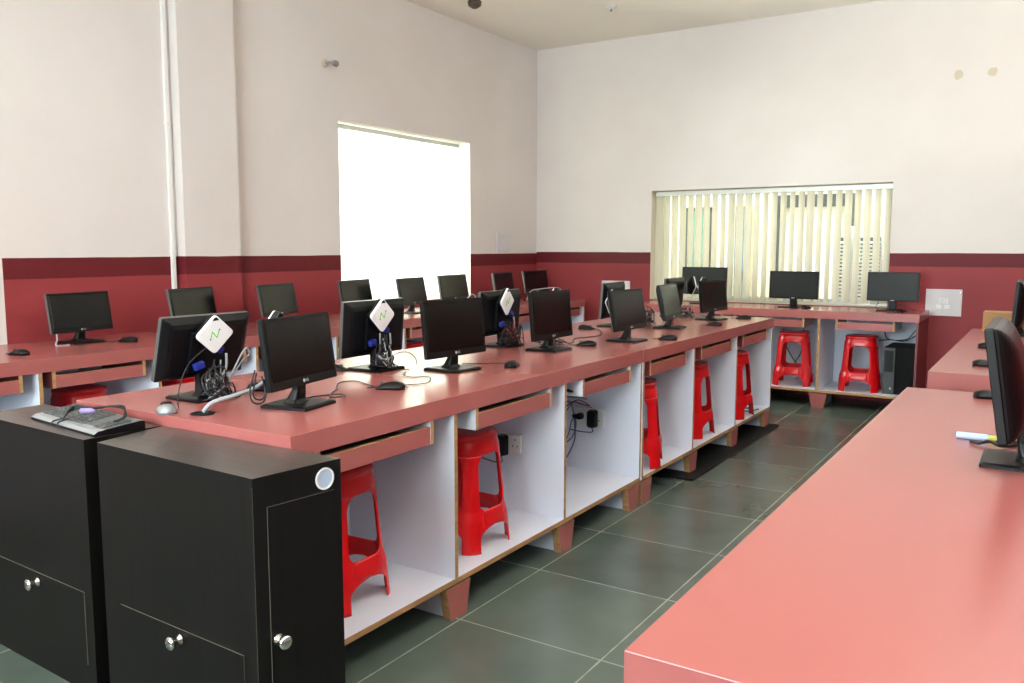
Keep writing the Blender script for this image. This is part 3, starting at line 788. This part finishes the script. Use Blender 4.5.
tk = (make_keyboard(False), [False])
for x, y, rz, l in ((-.12, .35, 90, 'dark keyboard in the keyboard tray nearest the dark cabinet'), (-.12, 1.06, 90, 'dark keyboard in the second island tray'),
                (-.12, 1.80, 90, 'dark keyboard in the third island tray above the tangled plugs'), (-.15, 2.49, 90, 'dark keyboard in the first tray of the far island half'),
                (-.15, 3.20, 90, 'dark keyboard in the middle tray of the far island half'), (-.15, 3.91, 90, 'dark keyboard in the last island tray'),
                (-2.15, .755, 90, 'dark keyboard in the left bench tray below the nearest left monitor'), (-2.15, .17, 90, 'dark keyboard in the left bench tray cut by the left photo edge'),
                (-2.15, 3.20, 90, 'dark keyboard in the left bench tray seen between island monitors')):
    o = clone(*tk); o.location = (x, y, .6305); o.rotation_euler.z = R(rz); o.scale = (.98, .98, 1); tag(o, l, 'keyboard', 'keyboards in the trays')

# ------------------------------------------------------------------ cables on the island
def cable(name, label, cat, parts, group=None, base=None):
    root = empty(name, base or parts[0][1][0]); tag(root, label, cat, group); o = root.location
    for pn, pts, r, m in parts:
        bm = bmesh.new(); tube(bm, [Vector(p)-o for p in pts], r, 7); obj(pn, bm, m, root, smooth=True)
    return root
def tangle(cx, cy, spread, zt, n, seed, side=1):
    rnd = random.Random(seed); bm = bmesh.new()
    for k in range(n):
        pts = [(cx+rnd.uniform(-.01, .01), cy+rnd.uniform(-.02, .02), zt-rnd.uniform(0, .05))]
        a = rnd.uniform(0, 6.28); R0 = rnd.uniform(.35, 1)*spread
        for j in range(rnd.randint(5, 8)):
            a += rnd.uniform(.8, 1.6)
            zz = H+.006+abs(rnd.gauss(.03, .035)); pts.append((cx+.6*R0*math.cos(a), cy+R0*math.sin(a), min(zz, zt)))
        pts.append((cx+rnd.uniform(-.04, .04), cy+side*spread*rnd.uniform(.6, 1.3), H+.004))
        tube(bm, pts, .0024, 5, 5, mi=(0, 0, 1, 0, 2)[k % 5])
    return bm
def bundle(cx, cy, spread, zt, n, seed, label, plugs=True, red=False, side=1):
    root = empty('cable_bundle', (cx, cy, H)); tag(root, label, 'cable bundle', 'cable tangles behind the monitors')
    bm = tangle(cx, cy, spread, zt, n, seed, side)
    for v in bm.verts:
        v.co -= Vector((cx, cy, H)); v.co.z = max(v.co.z, .0025)
    obj('loose_cables', bm, [CABLEK, CABLER if red else CABLEG, CABLEK], root, smooth=True)
    if plugs:
        for (y, z, a) in ((.030, .160, -35), (-.045, .112, 15)):
            p = bmesh.new(); box(p, -.008, .010, -.017, .017, -.011, .011, M=Matrix.Translation((-.02, y, z)) @ Matrix.Rotation(R(a), 4, 'X'))
            pp = obj('video_plug', p, BLUE, root, bevel=.003)
        p = bmesh.new(); tube(p, [(-.02, .06, .14), (-.01, .05, .10), (.0, .02, .05), (.01, .03, .012)], .004, 7); obj('video_cable', p, CABLEG, root, smooth=True)
        p = bmesh.new(); tube(p, [(-.015, -.01, .10), (.0, -.02, .07), (.005, -.02, .03), (.02, .02, .012)], .0045, 7); obj('video_cable', p, CABLEK, root, smooth=True)
    return root
bundle(-.590, .252, .065, .88, 10, 3, 'tangle of black and grey cables under the nearest white diamond box')
bundle(-.575, 1.028, .05, .90, 9, 5, 'tangle of cables under the second white diamond box')
bundle(-.595, 1.97, .075, .88, 12, 9, 'tangle of black and red cables under the third white diamond box', red=True)
bundle(-.56, 3.10, .06, .83, 8, 12, 'small coil of cables at the foot of the narrow dark monitor back', False)
bundle(-.43, 2.06, .10, .80, 6, 15, 'loose wires lying right of the third aisle side monitor', False, side=1.6)
bundle(-.50, 3.38, .08, .88, 8, 21, 'loose wires behind the tilted grey island monitor', False)
bundle(-.50, 4.05, .08, .84, 6, 25, 'loose wires behind the last aisle side monitor', False)

gr = empty('desk_grommet', (-.437, .085, H)); tag(gr, 'round black cable grommet near the island corner', 'grommet')
bm = bmesh.new(); lathe(bm, [(.034, .0), (.034, .003), (.026, .0035), (.024, .001)], 26); obj('ring', bm, BLACK, gr)
cable('monitor_cable', 'thick grey cable rising from the grommet to the nearest aisle side monitor', 'cable',
      [('cable', [(-.437, .085, H+.004), (-.425, .11, H+.03), (-.40, .17, H+.045), (-.385, .24, H+.062), (-.37, .29, H+.10), (-.345, .305, H+.14)], .0062, CABLEG)])
cable('monitor_cable', 'black cable loops hanging left below the nearest aisle side monitor', 'cable',
      [('cable', [(-.345, .20, H+.12), (-.352, .185, H+.06), (-.345, .19, H+.026), (-.335, .215, H+.022), (-.335, .23, H+.05), (-.34, .22, H+.10)], .0025, CABLEK),
       ('cable', [(-.345, .205, H+.11), (-.35, .195, H+.05), (-.342, .205, H+.032), (-.337, .225, H+.04), (-.34, .23, H+.09)], .0025, CABLEK)])
cable('mouse_cable', 'curly black mouse cable between the first and second aisle side monitors', 'cable',
      [('cable', [(-.345, .705, H+.003), (-.40, .73, H+.003), (-.47, .76, H+.003), (-.50, .72, H+.003), (-.47, .66, H+.003), (-.41, .60, H+.003), (-.36, .52, H+.003), (-.31, .47, H+.003), (-.29, .51, H+.003), (-.33, .53, H+.003), (-.36, .47, H+.003), (-.37, .40, H+.003)], .002, CABLEK)])
cable('mouse_cable', 'thin black wire curling left of the second aisle side monitor', 'cable',
      [('cable', [(-.46, 1.02, H+.003), (-.42, .96, H+.003), (-.36, .94, H+.003), (-.32, .98, H+.003), (-.27, .93, H+.003), (-.235, .85, H+.003), (-.27, .78, H+.003), (-.22, .74, H+.003)], .0016, CABLEK)])
cable('monitor_cable', 'thin black wire ring standing left of the second aisle side monitor', 'cable',
      [('cable', [(-.50, 1.09, H+.003), (-.50, 1.02, H+.012), (-.50, .97, H+.04), (-.50, 1.0, H+.07), (-.49, 1.06, H+.075), (-.48, 1.10, H+.05), (-.47, 1.10, H+.02)], .0016, CABLEK)])
cable('mouse_cable', 'straight black mouse cable right of the second aisle side monitor', 'cable',
      [('cable', [(-.235, 1.33+.13, H+.003), (-.29, 1.44, H+.003), (-.36, 1.38, H+.003), (-.42, 1.33, H+.003)], .002, CABLEK)])
cable('mouse_cable', 'black wire from the far side mouse curling toward the third aisle side monitor', 'cable',
      [('cable', [(-.63, 2.965, H+.003), (-.58, 2.90, H+.003), (-.52, 2.80, H+.003), (-.46, 2.62, H+.003), (-.50, 2.45, H+.003), (-.44, 2.32, H+.003), (-.40, 2.2, H+.003)], .0022, CABLEK)])
cable('monitor_cable', 'white wire loop over the top of the third aisle side monitor', 'cable',
      [('cable', [(-.40, 1.80, .99), (-.395, 1.83, 1.03), (-.395, 1.90, 1.036), (-.395, 2.03, 1.038), (-.395, 2.10, 1.03), (-.40, 2.11, 1.0)], .0025, CABLEG)])
cable('monitor_cable', 'pale cable looping down the right edge of the second aisle side monitor', 'cable',
      [('cable', [(-.385, 1.27, .985), (-.375, 1.325, 1.035), (-.368, 1.352, 1.03), (-.366, 1.364, .98), (-.362, 1.366, .90), (-.36, 1.358, .84)], .0022, CABLEG)])
cable('monitor_cable', 'black cable looped on the left side of the nearest monitor seen from behind', 'cable',
      [('cable', [(-.60, .25, .93), (-.62, .18, .87), (-.63, .15, .80), (-.60, .12, H+.003), (-.57, .10, H+.003)], .0018, CABLEK),
       ('cable', [(-.60, .31, .80), (-.605, .37, .86), (-.605, .40, .88), (-.60, .38, .90), (-.60, .34, .85), (-.60, .31, .80), (-.60, .33, .78)], .003, CABLEG)])

# ------------------------------------------------------------------ sockets and plugs inside the island bays
def socket(loc, w, h, label):
    r = empty('socket_plate', loc); tag(r, label, 'socket', 'sockets inside the island bays')
    obj('plate', bx(-w/2, w/2, -.018, 0, 0, h), IVORY, r, bevel=.003)
    bm = bmesh.new()
    for cx in (w*.30,):
        for dx, dz in ((0, .018), (-.011, -.008), (.011, -.008)): lathe(bm, [(.003, 0), (.003, .0012)], 10, Matrix.Translation((cx+dx, -.018, h/2+dz)) @ Matrix.Rotation(PI/2, 4, 'X'))
    obj('socket_holes', bm, BLACK, r); return r
SK2 = (-.262, 1.443, .385); socket(SK2, .13, .075, 'white socket with one black plug in the second island bay')
SK3 = (-.268, 2.174, .36); socket(SK3, .165, .088, 'white double socket among tangled wires in the third island bay')
def plug(loc, label, pts, big=True):
    r = empty('power_plug', loc); tag(r, label, 'plug', 'black plugs in the island sockets')
    b = bmesh.new()
    if big: loft(b, [[(x, 0, z) for x, z in rrect(.046, .088, .012)], [(x, -.03, z) for x, z in rrect(.044, .084, .014)], [(x, -.036, z) for x, z in rrect(.034, .07, .014)]])
    else: loft(b, [[(x, 0, z) for x, z in rrect(.034, .034, .014)], [(x, -.024, z) for x, z in rrect(.03, .03, .013)], [(x-.02, -.026, z) for x, z in rrect(.03, .014, .006)]])
    obj('body', b, BLACK, r, smooth=False)
    c = bmesh.new(); tube(c, pts, .0025, 6); obj('cord', c, CABLEK, r, smooth=True); return r
plug((-.278, 1.424, .415), 'large black adapter plug beside the stool in the second bay', [(0, -.02, -.04), (0, -.015, -.07), (-.05, -.012, -.075), (-.14, -.01, -.06)])
plug((-.236, 2.155, .405), 'large black adapter plug in the third bay socket', [(0, -.02, -.04), (0, -.012, -.065), (-.06, -.012, -.07), (-.12, -.012, -.066)])
plug((-.305, 2.155, .41), 'small round black plug left of the adapter in the third bay', [(-.02, -.02, 0), (-.045, -.012, -.03), (-.06, -.012, -.09), (-.085, -.012, -.14)], False)
cable('wire_bunch', 'bunch of blue and dark red wires hanging in the third island bay', 'wires',
      [('wire', [(-.40, 2.150, .47), (-.36, 2.150, .47), (-.34, 2.150, .40), (-.335, 2.150, .30), (-.36, 2.150, .23), (-.39, 2.150, .18)], .004, CABLEB),
       ('wire', [(-.40, 2.152, .40), (-.36, 2.150, .46), (-.32, 2.148, .488), (-.27, 2.150, .475), (-.245, 2.152, .455)], .003, CABLER),
       ('wire', [(-.41, 2.145, .42), (-.35, 2.146, .475), (-.30, 2.148, .47), (-.26, 2.150, .465)], .003, CABLEK),
       ('wire', [(-.40, 2.145, .50), (-.36, 2.146, .50), (-.32, 2.148, .50), (-.27, 2.148, .498)], .005, CABLEG),
       ('wire', [(-.34, 2.156, .42), (-.33, 2.152, .36), (-.35, 2.152, .30), (-.38, 2.15, .27)], .003, CABLEB)])
cable('floor_cable', 'black cable loop on the shelf of the last island bay', 'cable',
      [('cable', [(-.03, 4.20, SZ+.004), (-.06, 4.10, SZ+.004), (-.16, 4.06, SZ+.004), (-.22, 4.12, SZ+.004), (-.15, 4.18, SZ+.004), (-.07, 4.2, SZ+.004)], .004, CABLEK)])
cable('hanging_cable', 'black cables hanging behind the left stool under the back bench', 'cable',
      [('cable', [(-.30, 5.76, .62), (-.28, 5.75, .45), (-.20, 5.75, .30), (-.15, 5.75, .25)], .004, CABLEK),
       ('cable', [(-.14, 5.76, .62), (-.12, 5.75, .5), (-.14, 5.75, .36), (-.19, 5.75, .27)], .004, CABLEK)])
cable('tower_cable', 'black cables sagging over the computer tower under the back bench', 'cable',
      [('cable', [(.50, 5.72, .60), (.52, 5.70, .53), (.58, 5.68, .512), (.68, 5.66, .53), (.735, 5.64, .60)], .004, CABLEK),
       ('cable', [(.46, 5.73, .50), (.55, 5.70, .512), (.66, 5.66, .512), (.74, 5.62, .56)], .004, CABLEK)])
cable('monitor_cable', 'curled black wires around the base of the right back bench monitor', 'cable',
      [('cable', [(.57, 5.56, H+.06), (.62, 5.55, H+.05), (.70, 5.50, H+.03), (.74, 5.46, H+.003)], .003, CABLEK), ('cable', [(.48, 5.56, H+.06), (.455, 5.57, H+.03), (.48, 5.58, H+.003)], .0025, CABLEK)])

# ------------------------------------------------------------------ computer tower, box, pen
tw = empty('computer_tower', (.665, 5.50, SZ)); tag(tw, 'black computer tower on the shelf under the right end of the back bench', 'computer tower')
obj('case', bx(-.10, .11, -.16, .21, 0, .355), mat('tower_black', (5, 5, 6), .55, spec=.15), tw, bevel=.006)
obj('front_panel', bx(-.10, -.02, -.172, -.16, .004, .351), mat('tower_grey', (50, 54, 54), .4), tw, bevel=.003)
obj('drive_bay', bx(-.092, -.03, -.176, -.171, .17, .33), BLACK, tw)
bm = bmesh.new(); lathe(bm, [(.008, 0), (.008, .003)], 14, Matrix.Translation((-.045, -.172, .045)) @ Matrix.Rotation(PI/2, 4, 'X')); obj('power_button', bm, SILVER, tw)

cbx = empty('cardboard_box', (1.385, 4.13, H)); tag(cbx, 'small brown cardboard box at the far end of the second right bench', 'box')
obj('carton', bx(-.11, .09, -.07, .08, 0, .11), CARD, cbx, bevel=.002)
obj('flap', bx(-.11, .09, -.071, .0, .11, .113), CARD, cbx); obj('flap', bx(-.11, .09, .003, .081, .11, .113), CARD, cbx)
bm = bmesh.new(); box(bm, .055, .062, -.01, .0, .112, .145, M=Matrix.Rotation(R(8), 4, 'Y')); obj('paper_tag', bm, IVORY, cbx)

pn = empty('marker_pen', (1.455, .909, H)); tag(pn, 'pale blue tube with a yellow tip beside the edge on monitor', 'marker')
bm = bmesh.new(); lathe(bm, [(.007, -.035), (.0085, -.033), (.0085, .035), (.007, .036)], 16, Matrix.Translation((0, 0, .0085)) @ Matrix.Rotation(PI/2, 4, 'Y')); obj('barrel', bm, PENB, pn, smooth=False)
bm = bmesh.new(); lathe(bm, [(.007, .0355), (.007, .05), (.004, .062)], 14, Matrix.Translation((0, 0, .0085)) @ Matrix.Rotation(PI/2, 4, 'Y')); obj('cap', bm, PENY, pn)
cable('monitor_cable', 'black wire curl lying beside the pale blue marker', 'cable',
      [('cable', [(1.455, .865, H+.004), (1.475, .845, H+.006), (1.495, .86, H+.01), (1.52, .84, H+.006), (1.545, .87, H+.004), (1.56, .90, H+.004), (1.535, .915, H+.004), (1.51, .89, H+.004)], .004, CABLEK)])
cable('mouse_cable', 'thin black wire running along the left bench from the nearest left monitor', 'cable',
      [('cable', [(-2.40, .98, H+.002), (-2.37, 1.01, H+.006), (-2.385, 1.03, H+.003), (-2.40, 1.05, H+.003)], .002, CABLEK), ('cable', [(-2.47, .80, H+.06), (-2.45, .79, H+.03), (-2.44, .78, H+.003), (-2.43, .84, H+.003)], .004, CABLEG)])

# ------------------------------------------------------------------ tube lamps added to brighten ceiling and walls (out of frame)
TUBEM = mat('fill_tube_glow', (255, 252, 244), .4, emit=6)
def added_tube_lamp(loc, rz, label, down, up):
    r = empty('added_tube_light', loc, rz); tag(r, label, 'lamp', 'added tube lights')
    obj('batten', bx(-.03, .03, -.6, .6, -.025, .025), WPLAST, r, bevel=.004)
    for sx in (-.045, .045):
        bm = bmesh.new(); tube(bm, [(sx, -.57, 0), (sx, 0, 0), (sx, .57, 0)], .013, 10); obj('tube', bm, TUBEM, r, smooth=True)
    bm = bmesh.new()
    for y in (-.4, .4): tube(bm, [(0, y, .024), (0, y, .2), (0, y, ZC-loc[2]+.012)], .005, 6)
    obj('suspension_rod', bm, CHROME, r)
    for nm, e, z, rx in (('fill_glow_down', down, -.05, 0), ('fill_glow_up', up, .05, PI)):
        l = bpy.data.lights.new(nm, 'AREA'); l.shape = 'RECTANGLE'; l.size = .12; l.size_y = 1.15; l.energy = e; l.color = LAMPC
        o = bpy.data.objects.new(nm, l); COL.objects.link(o); o.location = (loc[0], loc[1], loc[2]+z); o.rotation_euler = (rx, 0, rz)
LAMPC = (1, .975, .95)
for y, lab in ((-1.9, 'added hanging tube light behind the camera'), (.2, 'added hanging tube light above the right foreground bench'), (2.2, 'added hanging tube light above the second right bench'), (4.3, 'added hanging tube light by the right end of the back wall')):
    added_tube_lamp((1.62, y, ZC-.42), 0, lab, 8 if y < 3 else 3, 52 if y < 3 else 14)
added_tube_lamp((-1.1, -.9, ZC-.42), 0, 'added hanging tube light above the left bench, near the dark cabinets', 8, 52)

def area(name, loc, rot, sx, sy, e, col):
    l = bpy.data.lights.new(name, 'AREA'); l.shape = 'RECTANGLE'; l.size = sx; l.size_y = sy; l.energy = e; l.color = col
    o = bpy.data.objects.new(name, l); COL.objects.link(o); o.location = loc; o.rotation_euler = rot
# daylight just outside the window panes
area('daylight_left', (XL-.30, (W1[0]+W1[1])/2, (W1[2]+W1[3])/2), (0, -PI/2, 0), 1.33, 1.6, 160, (.97, 1, .97))
area('daylight_rear', (0, YR-.32, 1.65), (PI/2, 0, 0), 3.0, 1.5, 285, (.80, .90, 1))

w = bpy.data.worlds.new('sky'); S.world = w; w.use_nodes = True
bg = w.node_tree.nodes['Background']; bg.inputs[0].default_value = (.93, .97, 1, 1); bg.inputs[1].default_value = 8.5

# ------------------------------------------------------------------ camera
cam = bpy.data.cameras.new('camera'); co = bpy.data.objects.new('camera', cam); COL.objects.link(co)
cam.sensor_width = 36; cam.lens = 845.29/1024*36; cam.clip_start = .05; cam.clip_end = 60
yaw, pitch, roll = .5691, -.1099, .0005
c, s = math.cos(yaw), math.sin(yaw); cp_, sp_ = math.cos(pitch), math.sin(pitch)
F = Vector((-s*cp_, c*cp_, sp_)); U = Vector((s*sp_, -c*sp_, cp_)); Rt = Vector((c, s, 0))
cr, sr = math.cos(roll), math.sin(roll); R1 = Rt*cr+U*sr; U1 = -Rt*sr+U*cr
co.matrix_world = Matrix(((R1.x, U1.x, -F.x, 1.6036), (R1.y, U1.y, -F.y, -1.454), (R1.z, U1.z, -F.z, 1.2241), (0, 0, 0, 1)))
S.camera = co
S.view_settings.view_transform = 'Standard'; S.view_settings.look = 'None'; S.view_settings.gamma = 1
S.view_settings.use_curve_mapping = False; S.view_settings.exposure = -.2
